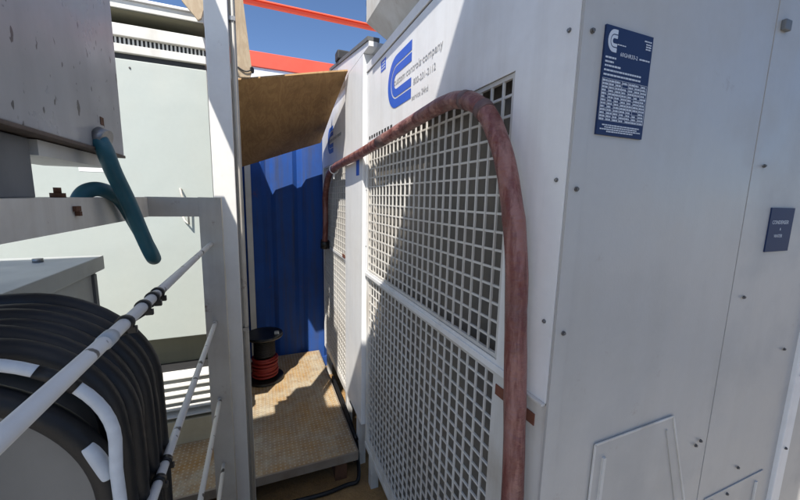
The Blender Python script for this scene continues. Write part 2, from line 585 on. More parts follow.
# upper side sheet (one rectangular opening), slightly proud of the lower frame
s_ = MB(); frame_side(s_, AX, AX + 0.004, 0.575, 2.105, -0.478, 0.728, 0.765, 2.075, -0.455, 0.332); s_.build('upper_side_panel', 'white', A)
MB().box(AX - 0.006, AX + 0.0, 0.70, 2.10, -0.489, -0.468, 0.002).build('middle_rail', 'white', A)
MB().box(AX - 0.010, AX + 0.003, 0.577, 0.698, -0.486, -0.4785, 0.002).build('panel_foot_flange', 'white_dirty', A)
s_ = MB(); frame_side(s_, AX + 0.008, AX + 0.012, 0.577, 2.103, -1.665, -0.487, 0.772, 2.075, -1.622, -0.497); s_.build('lower_side_frame', 'white_dirty', A)
grille(A, 'upper_grille', AX + 0.004, 0.766, 2.074, -0.454, 0.331, 25, 15, 'mesh_paint')
grille(A, 'lower_grille', AX + 0.009, 0.773, 2.074, -1.621, -0.498, 25, 21, 'white_dirty')
# cavity returns
MB().box(0.634, 0.70, 0.60, 0.655, -1.65, 0.70).build('cavity_post', 'white_dirty', A)
MB().box(0.634, 0.70, 2.056, 2.10, -1.65, 0.70).build('cavity_post', 'white_dirty', A)
MB().box(0.634, 0.70, 0.656, 2.055, 0.362, 0.70).build('cavity_header', 'white_dirty', A)
MB().box(AX + 0.002, 0.70, 0.60, 2.10, -1.70, -1.666, 0.003).build('base_rail', 'white_dirty', A)
for y in (1.99, 1.36, 0.70):
    MB().box(AX + 0.008, AX + 0.06, y - 0.03, y + 0.03, GROUND, -1.701, 0.002).build('leg', 'white_dirty', A)
for y in (1.93, 0.7):
    MB().box(2.6, 2.66, y - 0.03, y + 0.03, GROUND, -1.62, 0.002).build('leg', 'white_dirty', A)
# near end wall (faces the walkway end)
YE = 0.57
MB().box(AX + 0.001, 0.662, YE - 0.0035, YE + 0.0035, -1.665, 0.80).build('corner_flange', 'white_shaded', A)
MB().box(0.6635, 1.3285, YE, YE + 0.004, -1.665, 0.80).build('end_panel', 'white_shaded', A)
MB().box(1.3315, 1.822, YE - 0.001, YE + 0.003, -1.665, 0.80).build('end_panel', 'white_shaded', A)
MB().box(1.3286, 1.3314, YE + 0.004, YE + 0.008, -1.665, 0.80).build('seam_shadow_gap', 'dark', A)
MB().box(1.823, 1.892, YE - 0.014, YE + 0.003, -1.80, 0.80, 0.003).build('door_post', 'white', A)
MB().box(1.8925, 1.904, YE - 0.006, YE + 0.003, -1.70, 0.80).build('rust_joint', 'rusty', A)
MB().box(1.9045, 2.9, YE - 0.008, YE + 0.003, -1.70, 0.80).build('door', 'white_shaded', A)
# hatch with slanted side on end panel
h = MB()
hp = [(0.792, -1.6), (0.798, -0.629), (1.122, -0.622), (1.262, -0.985), (1.262, -1.6)]
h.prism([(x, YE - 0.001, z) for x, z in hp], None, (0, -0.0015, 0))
hatch = h.build('access_hatch', 'white_shaded', A)
def strip(p, q, w, y0, y1):
    p, q = Vector((p[0], 0, p[1])), Vector((q[0], 0, q[1]))
    t = (q - p).normalized(); n = Vector((-t.z, 0, t.x)) * w / 2
    return [(v.x, y0, v.z) for v in (p - n, q - n, q + n, p + n)]
for p_, q_ in ((hp[0], hp[1]), (hp[1], hp[2]), (hp[2], hp[3]), (hp[3], hp[4])):
    e = MB(); e.prism(strip(p_, q_, 0.006, YE - 0.0026, 0), None, (0, -0.003, 0)); e.build('hatch_edge', 'white_dirty', hatch)
e = MB(); e.prism(strip((0.832, -1.5), (0.836, -0.675), 0.011, YE - 0.0026, 0), None, (0, -0.006, 0)); e.build('hinge', 'white_dirty', hatch)
e = MB(); e.prism(strip((1.098, -0.660), (1.215, -0.985), 0.005, YE - 0.0026, 0), None, (0, -0.003, 0)); e.build('hatch_rib', 'white_shaded', hatch)
h = MB(); h.box(1.372, 1.745, YE - 0.0045, YE - 0.0015, -1.62, -0.988, 0.001); hatch2 = h.build('access_hatch', 'white_shaded', A)
e = MB(); e.box(1.690, 1.702, YE - 0.010, YE - 0.005, -1.5, -1.02); e.build('hinge', 'white_dirty', hatch2)
for (x, z) in ((1.415, -1.01), (1.505, -1.01)):
    inst(BOLT_Y, 'bolt', hatch2, (x, YE - 0.0045, z))
# bolts read off the end wall
for (x, z) in ((0.646, 0.35), (0.643, 0.03), (0.645, -0.30), (1.375, 0.50), (1.383, 0.12), (1.395, -0.28), (1.72, -0.50), (1.55, -0.92), (1.285, -0.745), (1.262, -0.755)):
    inst(BOLT_Y, 'bolt', A, (x, YE - 0.0035, z))
for (x, z) in ((1.860, -0.62), (1.855, -0.92), (1.860, -0.30), (1.860, 0.05)):
    inst(BOLT_Y, 'bolt', A, (x, YE - 0.014, z))
MB().box(1.352, 1.385, YE - 0.012, YE - 0.0012, 0.485, 0.512, 0.003).build('latch_stub', 'grey_dark', A)
for (y, z) in ((0.60, 0.36), (0.60, 0.05), (0.60, -0.28), (2.09, 0.05), (2.09, -0.3)):
    inst(BOLT_X, 'bolt', A, (AX, y, z))
MB().box(AX + 0.0055, AX + 0.008, 0.612, 0.768, -0.562, -0.530).build('tape_patch', 'brown_tape', A)
# roof edge and flared plenum hood over the side wall
MB().box(AX - 0.006, 2.9, 0.56, 2.10, 0.734, 0.778, 0.003).build('roof_edge', 'white', A)
MB().box(AX + 0.002, 0.64, 0.60, 2.09, 0.7285, 0.7335).build('roof_seam', 'dark', A)
hd = MB()
base = [(0.632, 0.62), (2.6, 0.62), (2.6, 1.76), (0.632, 1.76)]
flare = [(0.545, 0.52), (2.7, 0.52), (2.7, 1.865), (0.545, 1.865)]
lv = [[hd.bm.verts.new((x, y, z)) for x, y in q] for q, z in ((base, 0.779), (flare, 0.895), (flare, 1.35))]
for a, c in ((0, 1), (1, 2)):
    for k in range(4):
        hd.bm.faces.new((lv[a][k], lv[a][(k + 1) % 4], lv[c][(k + 1) % 4], lv[c][k]))
hd.bm.faces.new(lv[2])
hd.build('roof_hood', 'white_dirty', A)
for y, z in ((1.872, 0.93), (1.872, 1.0)):
    MB().box(0.55, 0.60, y, y + 0.02, z - 0.015, z + 0.012, 0.003).build('hood_clip', 'dark', A)
logo(A, AX - 0.0008, 1.725, 1.435, 0.43, 0.665, 'logo_blue', 'blue C-shaped emblem')
R_, U_ = (0, -1, 0), (0, 0, 1)
text('custom\u00b7controls\u00b7company', 0.044, (AX - 0.0012, 1.640, 0.534), R_, U_, 'print_grey', A, sx=1.04)
text('800-231-2112', 0.036, (AX - 0.0012, 1.412, 0.476), R_, U_, 'print_grey', A)
text('service 24hd', 0.031, (AX - 0.0012, 1.425, 0.418), R_, U_, 'print_grey', A)
st = MB().box(AX - 0.001, AX - 0.0002, 1.765, 1.84, 0.655, 0.71).build('small_sticker', 'logo_blue', A)
m_ = MB()
for k in range(3): m_.box(AX - 0.0015, AX - 0.0011, 1.775, 1.83 - 0.008 * k, 0.664 + k * 0.014, 0.670 + k * 0.014)
m_.build('print', 'print_white', st)
m_ = MB(); m_.box(-0.0012, 0, -0.0125, 0.0125, -0.0085, 0.0085)
vsm = shared_mesh('vent_slot', m_, 'dark')
for k in range(9): inst(vsm, 'vent_slot', A, (AX - 0.0003, 1.67 + k * 0.045, 0.3535))

# stickers on the end wall: stamped blue data plates
def plate(x0, x1, z0, z1, lbl):
    p = MB().box(x0, x1, YE - 0.0048, YE - 0.0038 + 0.0036, z0, z1).build('data_plate', 'sticker_blue', A, label=lbl)
    return p
RX, UZ = (1, 0, 0), (0, 0, 1)
p1 = plate(0.685, 0.834, 0.150, 0.371, 'tall blue data plate with emblem and table')
yp = YE - 0.0052
# emblem: small C
m_ = MB()
for (ro, ri) in ((0.0225, 0.0135), (0.0115, 0.005)):
    cx, cz = 0.7145, 0.3425
    pts_o = [(cx + 0.006, cz + ro)] + [(cx - 0.004 + ro * math.cos(t) * 0.8, cz + ro * math.sin(t)) for t in [PI / 2 + PI * k / 12 for k in range(13)]] + [(cx + 0.006, cz - ro)]
    pts_i = [(cx + 0.006, cz + ri)] + [(cx - 0.004 + ri * math.cos(t) * 0.8, cz + ri * math.sin(t)) for t in [PI / 2 + PI * k / 12 for k in range(13)]] + [(cx + 0.006, cz - ri)]
    a = [m_.bm.verts.new((x, yp, z)) for x, z in pts_o]; c = [m_.bm.verts.new((x, yp, z)) for x, z in pts_i]
    for k in range(len(a) - 1): m_.bm.faces.new((a[k], a[k + 1], c[k + 1], c[k]))
m_.build('emblem', 'print_white', p1)
m_ = MB()
rs = random.Random(3)
def dash(x0, x1, z, h=0.0026):
    x = x0
    while x < x1:
        w = rs.uniform(0.003, 0.010)
        m_.box(x, min(x + w, x1), yp - 0.0002, yp + 0.0002, z, z + h)
        x += w + 0.0015
dash(0.722, 0.748, 0.336, 0.002)
dash(0.806, 0.829, 0.357); dash(0.812, 0.829, 0.351); dash(0.812, 0.829, 0.346); dash(0.812, 0.829, 0.341)
dash(0.690, 0.722, 0.3065, 0.0035); dash(0.690, 0.716, 0.298, 0.0035); dash(0.690, 0.738, 0.290, 0.0035)
dash(0.795, 0.829, 0.317, 0.003)
dash(0.689, 0.806, 0.281, 0.0035); dash(0.689, 0.806, 0.272, 0.0035)
for r in range(13):
    z = 0.2605 - r * 0.0066
    for c in range(7):
        x = 0.689 + c * 0.0205
        if rs.random() < 0.9: dash(x, x + rs.uniform(0.010, 0.0185), z, 0.0034)
for k in range(14):
    z = 0.2665 - k * 0.0066
    m_.box(0.688, 0.8305, yp - 0.0001, yp + 0.0001, z - 0.0005, z + 0.0001)
for c in range(8):
    x = 0.6875 + c * 0.0204
    m_.box(x - 0.0004, x + 0.0004, yp - 0.00015, yp + 0.00012, 0.181, 0.2665)
dash(0.700, 0.820, 0.170, 0.0026); dash(0.708, 0.812, 0.1655, 0.0026); dash(0.694, 0.825, 0.161, 0.0026); dash(0.715, 0.800, 0.1565, 0.0026)
m_.build('print', 'print_white', p1)['kind'] = 'stuff'
text('60GHR33-2', 0.0115, (0.733, yp, 0.3155), RX, UZ, 'print_white', p1)
p2 = plate(1.470, 1.612, -0.140, -0.001, 'small square blue data plate')
text('CONDENSER', 0.017, (1.484, yp, -0.052), RX, UZ, 'print_white', p2)
text('&', 0.012, (1.536, yp, -0.072), RX, UZ, 'print_white', p2)
text('WATER', 0.015, (1.507, yp, -0.095), RX, UZ, 'print_white', p2)

# ---------------- far unit
B = thing('chiller_unit', 'white cooling unit with mesh grille in front of the blue container', 'cooling unit', (1.4, 3.1, GROUND))
BX = 0.628
MB().box(0.72, 2.9, 2.60, 3.70, -1.60, 0.80).build('inner_casing', 'dark', B)
MB().box(0.68, 0.705, 2.62, 3.70, -1.62, 0.36).build('fin_coil', 'coil_fins', B)
s_ = MB(); frame_side(s_, BX, BX + 0.004, 2.582, 3.74, -0.50, 0.80, 2.66, 3.68, -0.478, 0.302); s_.build('upper_side_panel', 'white', B)
s_ = MB(); frame_side(s_, BX + 0.004, BX + 0.008, 2.582, 3.74, -1.655, -0.502, 2.66, 3.68, -1.60, -0.514); s_.build('lower_side_frame', 'white_dirty', B)
grille(B, 'upper_grille', BX + 0.004, 2.661, 3.679, -0.477, 0.301, 20, 15, 'mesh_paint')
grille(B, 'lower_grille', BX + 0.006, 2.661, 3.679, -1.599, -0.515, 20, 21, 'white_dirty')
MB().box(0.645, 0.71, 2.60, 3.72, 0.365, 0.80).build('cavity_header', 'white_dirty', B)
MB().box(0.645, 0.71, 3.701, 3.738, -1.65, 0.364).build('cavity_post', 'white_dirty', B)
MB().box(BX + 0.002, 2.9, 3.705, 3.738, -1.65, 0.364).build('end_panel', 'white', B)
MB().box(0.60, 0.74, 2.112, 2.578, -1.55, 0.845, 0.004).build('corner_column', 'white', B)
MB().box(0.61, 0.66, 2.20, 2.27, GROUND, -1.551, 0.002).build('leg', 'white_dirty', B)
for y in (3.60, 2.70):
    MB().box(BX + 0.006, BX + 0.055, y - 0.025, y + 0.025, GROUND, -1.656, 0.002).build('leg', 'white_dirty', B)
MB().box(2.5, 2.56, 3.2, 3.26, GROUND, -1.601, 0.002).build('leg', 'white_dirty', B)
# raked parapet and dark coping
pp = MB(); pp.prism([(0.60, 2.0, 0.846), (0.60, 3.10, 0.846), (0.60, 3.10, 1.055), (0.60, 2.0, 0.872)], None, (0.05, 0, 0)); pp.build('parapet', 'white', B)
pp = MB(); pp.prism([(0.592, 2.0, 0.873), (0.592, 3.13, 1.062), (0.592, 3.13, 1.084), (0.592, 2.0, 0.895)], None, (0.07, 0, 0)); pp.build('coping', 'coping', B)
MB().box(0.58, 0.67, 2.74, 2.84, 1.03, 1.095, 0.01).build('roof_clamp', 'dark', B)
MB().box(0.64, 2.9, 2.582, 3.74, 0.801, 0.845).build('roof_edge', 'white', B)
MB().box(0.651, 2.9, 2.0, 3.1, 0.846, 0.87).build('roof_sheet', 'roof_sheet', B)
logo(B, BX - 0.0008, 3.42, 3.16, 0.40, 0.63, 'logo_blue', 'blue C-shaped emblem in shade')
text('custom\u00b7controls\u00b7company', 0.05, (BX - 0.0012, 3.36, 0.50), R_, U_, 'print_grey', B)
st = MB().box(0.5985, 0.5995, 2.19, 2.262, 0.145, 0.31).build('small_sticker', 'logo_blue', B, label='narrow blue sticker on the white column')
MB().box(BX - 0.003, BX - 0.001, 2.70, 2.80, -0.485, -0.455).build('tape_patch', 'brown_tape', B)

# ---------------- brown hose draped over both units
hp_ = [(0.585, 3.40, -0.47), (0.585, 3.34, -0.25), (0.58, 3.30, 0.02), (0.575, 3.10, 0.19), (0.572, 2.80, 0.238), (0.565, 2.42, 0.25), (0.57, 2.10, 0.262), (0.578, 1.45, 0.298), (0.575, 1.10, 0.312), (0.575, 0.95, 0.300), (0.575, 0.83, 0.245),
       (0.575, 0.745, 0.135), (0.575, 0.695, 0.01), (0.575, 0.66, -0.14), (0.575, 0.645, -0.30), (0.575, 0.628, -0.5), (0.575, 0.612, -0.76), (0.572, 0.61, -1.2), (0.57, 0.63, -1.75), (0.50, 0.60, -1.898), (0.3, 0.45, -1.897)]
hs = MB()
rs2 = random.Random(5)
bumps = [(rs2.uniform(0, 1), rs2.uniform(0, 2 * PI), rs2.uniform(0.004, 0.012), rs2.uniform(-.07, .07)) for _ in range(46)]
def rough_hose(u, a):
    k = 1.0
    for (c, ph, w, am) in bumps:
        du = (u - c) / w
        if abs(du) < 3: k += am * math.exp(-du * du) * (0.6 + 0.4 * math.cos(a - ph))
    k += 0.03 * math.cos(a * 2 + u * 20)
    return k
HPS = spline(hp_, 14)
hs.tube(HPS, 0.0268, 20, rf=rough_hose)
hz = hs.build('drain_hose', 'red_hose', None, org=(0.575, 0.63, GROUND))
tag(hz, 'thick reddish brown hose looped over the white mesh grille', 'hose')
for i0, i1, nm in ((128, 131, 'tape_band'), (139, 142, 'tape_band'), (92, 94, 'tape_band')):
    t = MB(); t.tube(HPS[i0:i1 + 1], 0.0285, 20, rf=lambda u, a: 0.985 + 0.02 * math.sin(a * 3 + u * 5)); t.build('tape_band', 'hose_tape', hz)
ti = MB(); ti.tube([(0.572 + 0.036 * math.cos(a), 2.86, 0.228 + 0.036 * math.sin(a)) for a in [2 * PI * k / 16 for k in range(16)]], 0.004, 6, closed=True)
ti.box(0.568, 0.576, 2.853, 2.867, 0.150, 0.193)
tag(ti.build('cable_tie', 'label_white', None, org=(0.572, 2.86, 0.19)), 'white cable tie around the brown hose at the far unit', 'cable tie')
hc = MB(); hc.cyl((0.585, 3.405, -0.49), (0.585, 3.385, -0.42), 0.043, 14); hc.box(0.555, 0.628, 3.37, 3.43, -0.50, -0.475)
tag(hc.build('hose_clamp', 'black_plastic', None, org=(0.585, 3.40, -0.5)), 'black clamp at the far end of the brown hose', 'clamp')

# ================================================================== the end of the walkway
C = thing('shipping_container', 'dark blue corrugated container wall closing the walkway', 'container', (0.2, 3.9, GROUND))
w = MB()
prof = []
x = -2.0
while x < 3.0:
    prof += [(x, 0.0), (x + 0.17, 0.0), (x + 0.215, 0.032), (x + 0.26, 0.032)]
    x += 0.305
fr_ = [w.bm.verts.new((px + 0.025, 3.80 + py, z)) for z in (GROUND + 0.12, 0.82) for px, py in prof]
n = len(prof)
for k in range(n - 1):
    w.bm.faces.new((fr_[k], fr_[k + 1], fr_[n + k + 1], fr_[n + k]))
wall_o = w.build('corrugated_wall', 'blue_wall', C)
MB().box(-2.0, 3.0, 3.79, 3.86, GROUND, GROUND + 0.12).build('bottom_rail', 'blue_wall', C)
MB().box(-2.0, 3.0, 3.79, 3.88, 0.82, 0.90, 0.005).build('top_rail', 'blue_wall', C)
MB().box(-2.0, 3.0, 3.84, 6.0, GROUND, 0.88).build('body', 'blue_wall', C)
jp = thing('door_post', 'narrow off-white post against the blue container', 'post', (-0.09, 3.76, DECK))
MB().box(-0.122, -0.068, 3.735, 3.775, DECK, 0.86, 0.003).build('shaft', 'trim_white', jp)
MB().box(-0.14, -0.05, 3.72, 3.785, DECK, DECK + 0.012).build('foot_plate', 'trim_white', jp)

# cable reel
rl = thing('cable_reel', 'black cable reel wound with red cable on the deck', 'cable reel', (0.0, 3.32, DECK))
def lathe(prof, cx, cy, seg=28):
    m = MB()
    rings = [[m.bm.verts.new((cx + r * math.cos(2 * PI * k / seg), cy + r * math.sin(2 * PI * k / seg), z)) for k in range(seg)] for r, z in prof]
    for a, c in zip(rings, rings[1:]):
        for k in range(seg):
            f = m.bm.faces.new((a[k], a[(k + 1) % seg], c[(k + 1) % seg], c[k])); f.smooth = len(prof) > 6
    m.bm.faces.new(rings[0][::-1]); m.bm.faces.new(rings[-1])
    return m
lathe([(0.165, DECK + 0.002), (0.17, DECK + 0.010), (0.165, DECK + 0.028)], 0, 3.32).build('flange', 'black_plastic', rl)
lathe([(0.165, DECK + 0.425), (0.17, DECK + 0.435), (0.165, DECK + 0.452)], 0, 3.32).build('flange', 'black_plastic', rl)
lathe([(0.075, DECK + 0.029), (0.075, DECK + 0.424)], 0, 3.32).build('core', 'black_rubber', rl)
m_ = MB()
pts = [( (0.102 + 0.009 * math.sin(k * 0.11)) * math.cos(k * 2 * PI / 24), 3.32 + (0.102 + 0.009 * math.sin(k * 0.11)) * math.sin(k * 2 * PI / 24), DECK + 0.045 + k * 0.0165 / 24) for k in range(24 * 11)]
m_.tube(pts, 0.0105, 8); m_.build('red_cable', 'red_cable', rl)
m_ = MB()
pts = [( 0.088 * math.cos(k * 2 * PI / 24), 3.32 + 0.088 * math.sin(k * 2 * PI / 24), DECK + 0.24 + k * 0.0165 / 24) for k in range(24 * 10)]
m_.tube(pts, 0.0095, 8); m_.build('black_cable', 'black_rubber', rl)
MB().box(0.09, 0.13, 3.25, 3.29, DECK + 0.4525, DECK + 0.475, 0.004).build('plug', 'grey_cab', rl)

# plywood sheet spanning the walkway
pw = MB()
pw.quadplate((-0.262, 2.47, 0.672), (0.592, 2.47, 0.862), (0.592, 3.625, 0.545), (-0.262, 3.625, 0.225), 0.012, 12, lambda u, v: 0.008 * math.sin(PI * v) * u - 0.0015 * math.sin(2 * PI * u))
po = pw.build('plywood_sheet', 'plywood', None, org=(0.2, 3.0, 0.5))
tag(po, 'brown plywood sheet sloping across the walkway overhead', 'plywood')

# ================================================================== left side: pale cabinet at the back
YK = 2.58
K = thing('equipment_cabinet', 'tall pale grey-green equipment cabinet with louvres at its foot', 'cabinet', (-1.1, 2.9, DECK))
XR = -0.275
MB().box(-2.6, XR, YK, YK + 0.9, -0.945, 0.765, 0.004).build('door_panel', 'cabinet_green', K)
MB().box(-2.6, XR - 0.01, YK + 0.02, YK + 0.88, 0.766, 0.80).build('top_gap', 'dark', K)
MB().box(-2.6, XR, YK - 0.004, YK + 0.9, 0.80, 0.845, 0.003).build('header_strip', 'trim_white', K)
vt = MB().box(-2.6, XR - 0.004, YK + 0.02, YK + 0.88, 0.846, 0.885).build('vent_band', 'dark', K)
vb = MB(); vb.box(-0.0045, 0.0045, 0, 0.004, -0.019, 0.019)
vme = shared_mesh('vent_bar', vb, 'trim_white')
for k in range(42):
    inst(vme, 'vent_bar', vt, (-1.15 + k * 0.021, YK + 0.012, 0.8655))
MB().box(-2.6, XR, YK - 0.012, YK + 0.9, 0.886, 0.950, 0.003).build('header_beam', 'trim_white', K)
MB().box(-2.6, XR - 0.006, YK + 0.22, YK + 0.88, 0.951, 1.029).build('recess', 'olive', K)
MB().box(-2.6, XR - 0.003, YK - 0.008, YK + 0.219, 1.0245, 1.0295).build('shade_soffit', 'olive', K)  # dark sheet that paints the shade under the cornice
MB().box(-2.6, XR, YK - 0.015, YK + 0.9, 1.030, 1.075, 0.003).build('cornice', 'trim_white', K)
MB().box(-2.6, XR + 0.01, YK - 0.03, YK + 0.92, 1.076, 1.09, 0.002).build('roof', 'white', K)
MB().box(-2.6, XR - 0.02, YK + 0.17, YK + 0.88, -1.19, -0.946).build('plinth', 'olive', K)
MB().box(-2.6, XR - 0.012, YK + 0.06, YK + 0.89, -1.544, -1.191).build('louvre_back', 'dark', K)
for k in range(6):
    z = -1.205 - k * 0.056
    l = MB(); l.prism([(-2.6, YK + 0.058, z), (-2.6, YK - 0.004, z - 0.026), (-2.6, YK - 0.004, z - 0.034), (-2.6, YK + 0.058, z - 0.010)], None, (2.6 + XR - 0.012, 0, 0))
    l.build('louvre', 'trim_white', K)
MB().box(-2.6, XR, YK - 0.006, YK + 0.89, DECK, -1.545, 0.003).build('base', 'sand_base', K)
for xk in (-2.6, XR - 0.05):
    MB().box(xk, xk + 0.045, YK + 0.0, YK + 0.07, -1.544, -1.192).build('louvre_stile', 'trim_white', K)
MB().box(-0.955, -0.835, YK - 0.0015, YK - 0.0003, 0.118, 0.143).build('label', 'label_white', K)
hk = MB(); hk.tube([(-0.455, YK, 0.03), (-0.455, YK - 0.03, 0.035), (-0.445, YK - 0.035, -0.03), (-0.42, YK - 0.035, -0.045), (-0.42, YK - 0.03, -0.19), (-0.445, YK - 0.012, -0.165), (-0.455, YK, -0.14)], 0.006, 8)
hk.build('hook', 'grey_frame', K)
inst(BOLT_Y, 'bolt', K, (-0.67, YK, 0.72))

# tall white post
P = thing('steel_post', 'tall white square steel post beside the plywood sheet', 'post', (-0.16, 2.05, GROUND))
MB().box(-0.212, -0.110, 2.0, 2.068, GROUND, 2.6, 0.004).build('shaft', 'white_post', P)
MB().box(-0.109, -0.078, 2.05, 2.062, GROUND, 2.6, 0.002).build('flange', 'grey_frame', P)
c_ = MB(); c_.cyl((-0.092, 2.036, GROUND), (-0.092, 2.036, 2.6), 0.009, 10); c_.build('conduit', 'grey_frame', P)
MB().box(-0.24, -0.05, 1.97, 2.068, GROUND, GROUND + 0.012).build('foot_plate', 'grey_frame', P)
for z in (-0.75, 0.85):
    MB().box(-0.108, -0.078, 2.022, 2.0498, z, z + 0.02).build('conduit_clip', 'steel', P)

# leaning board behind the post
bd = MB()
bd.prism([(-0.105, 2.40, 0.700), (-0.025, 2.40, 0.708), (-0.012, 2.40, 0.745), (-0.085, 2.36, 1.55), (-0.125, 2.36, 1.55)], None, (0.0, 0.022, 0))
bo = bd.build('leaning_board', 'board', None, org=(-0.06, 2.4, 0.7))
tag(bo, 'pale timber board leaning upright against the plywood edge', 'board')
wt = MB(); wt.tube(spline([(-0.10, 2.395, 0.76), (-0.05, 2.392, 0.735), (-0.012, 2.395, 0.75), (-0.008, 2.43, 0.755)], 6), 0.004, 6); wt.cyl((-0.012, 2.385, 0.752), (-0.012, 2.435, 0.752), 0.012, 8)
tag(wt.build('tie_wire', 'dark', None, org=(-0.05, 2.4, 0.74)), 'dark wire tie on the leaning board', 'wire')
bd = MB()
bd.prism([(-0.352, 2.35, 1.04), (-0.278, 2.35, 0.955), (-0.262, 2.35, 0.968), (-0.235, 2.35, 1.064), (-0.22, 2.35, 1.5), (-0.46, 2.35, 1.5)], None, (0, 0.02, 0))
MBo = bd.build('hanging_board', 'board', None, org=(-0.28, 2.35, 0.955))
tag(MBo, 'weathered timber board end hanging by the cabinet cornice', 'board')

# ---------------- grey frame, railing
F = thing('railing', 'grey steel railing with four white tube rails along the walkway', 'railing', (-0.22, 1.2, GROUND))
ch = MB()
ch.box(-0.262, -0.168, 1.85, 1.858, GROUND, -0.012)          # channel web faces the walkway end
ch.box(-0.262, -0.255, 1.8585, 1.90, GROUND, -0.012)
ch.box(-0.175, -0.168, 1.8585, 1.90, GROUND, -0.012)
ch.build('end_post', 'grey_frame', F)
cb = MB(); cb.box(-0.4675, -0.2625, 1.851, 1.859, -0.102, -0.014); cb.box(-0.4675, -0.2625, 1.8595, 1.90, -0.022, -0.014)
cb.build('cross_channel', 'grey_frame', F)
def rail(z0, z1, y0, r, nm='rail'):
    t = MB(); t.tube([(-0.22, y0, z0), (-0.22, 1.852, z1)], r, 16); return t.build(nm, 'rail_white', F)
rail(-0.205, -0.232, -0.9, 0.0102, 'handrail')
rail(-0.588, -0.622, -0.9, 0.0096)
rail(-1.02, -1.03, -0.9, 0.0096)
rail(-1.40, -1.40, -0.9, 0.0096)
ch = MB(); ch.box(-0.255, -0.185, -0.93, -0.89, GROUND, -0.17); ch.build('near_post', 'grey_frame', F)

GB = thing('support_beam', 'cream painted channel beam carrying the grey boxes', 'beam', (-0.49, 0.9, GROUND))
gb = MB(); gb.box(-0.468, -0.458, 0.0, 1.8505, -0.102, -0.016); gb.box(-0.54, -0.4685, 0.0, 1.846, -0.026, -0.016); gb.box(-0.54, -0.4685, 0.0, 1.846, -0.102, -0.092)
gb.build('channel', 'beam_cream', GB)
for y in (0.05, 0.55):
    MB().box(-0.54, -0.47, y, y + 0.045, GROUND, -0.1025).build('leg', 'grey_frame', GB)
inst(BOLT_Z, 'bolt', GB, (-0.49, 1.19, -0.016))
inst(BOLT_Z, 'bolt', GB, (-0.49, 0.80, -0.016))
nb = MB(); nb.box(-0.457, -0.450, 1.175, 1.205, -0.052, -0.038); nb.box(-0.457, -0.446, 1.184, 1.197, -0.064, -0.0522)
nb.build('rust_bracket', 'rusty', GB)

# box with hose outlet
MX = thing('control_box', 'speckled grey steel box overhanging the cream beam', 'box', (-0.56, 1.0, -0.016))
MB().box(-0.66, -0.44, 0.2, 1.545, 0.131, 0.74, 0.003).build('casing', 'grey_box', MX)
MB().box(-0.65, -0.434, 0.21, 1.538, 0.121, 0.1305, 0.002).build('bottom_rim', 'rim_brown', MX)
MB().box(-0.645, -0.47, 1.08, 1.50, 0.082, 0.1175).build('bottom_tray', 'trim_white', MX)
MB().box(-0.64, -0.478, 0.25, 1.065, -0.0155, 0.1175, 0.003).build('pedestal', 'grey_dark', MX)
MB().box(-0.492, -0.462, 1.25, 1.80, 1.22, 1.74, 0.003).build('shade_panel', 'grey_box', MX)  # unseen panel added to shade the top of the white post
MB().box(-0.49, -0.464, 1.30, 1.36, 0.7405, 1.2195).build('shade_panel_post', 'grey_box', MX)  # only carries the added panel above
c_ = MB(); c_.cyl((-0.44, 1.322, 0.163), (-0.415, 1.318, 0.153), 0.031, 18); c_.build('hose_outlet', 'steel', MX)
MB().box(-0.4395, -0.4382, 1.36, 1.385, 0.205, 0.228).build('rust_patch', 'rusty', MX)
c_ = MB(); c_.cyl((-0.53, 1.066, 0.06), (-0.53, 1.13, 0.06), 0.014, 10); c_.build('stud', 'dark', MX)

bl = MB()
path = spline([(-0.435, 1.318, 0.158), (-0.418, 1.305, 0.125), (-0.408, 1.325, 0.062), (-0.394, 1.374, -0.023), (-0.375, 1.412, -0.13), (-0.362, 1.45, -0.210), (-0.366, 1.50, -0.236), (-0.388, 1.545, -0.205), (-0.418, 1.53, -0.118), (-0.432, 1.455, -0.030), (-0.447, 1.40, 0.0), (-0.466, 1.365, 0.010), (-0.488, 1.345, 0.0), (-0.503, 1.335, -0.03), (-0.508, 1.33, -0.07)], 10)
bl.tube(path, 0.0225, 18)
bo = bl.build('blue_hose', 'blue_hose', None, org=(-0.42, 1.4, 0.0))
tag(bo, 'teal blue hose looping down from the speckled grey box', 'hose')

# grey lidded cabinet lower left
H = thing('metal_cabinet', 'low grey metal cabinet with overhanging lid behind the black hoses', 'cabinet', (-0.95, 1.5, GROUND))
MB().box(-1.35, -0.665, 1.16, 1.845, GROUND, -0.334, 0.003).build('body', 'grey_cab', H)
lid = MB(); lid.box(-1.38, -0.64, 1.13, 1.872, -0.333, -0.272, 0.005); lid.build('lid', 'grey_cab', H)
c_ = MB(); c_.cyl((-0.80, 1.74, -0.272), (-0.80, 1.74, -0.258), 0.016, 12); c_.build('knob', 'steel', H)
MB().box(-0.6648, -0.655, 1.80, 1.825, -0.60, -0.345).build('hinge', 'grey_dark', H)

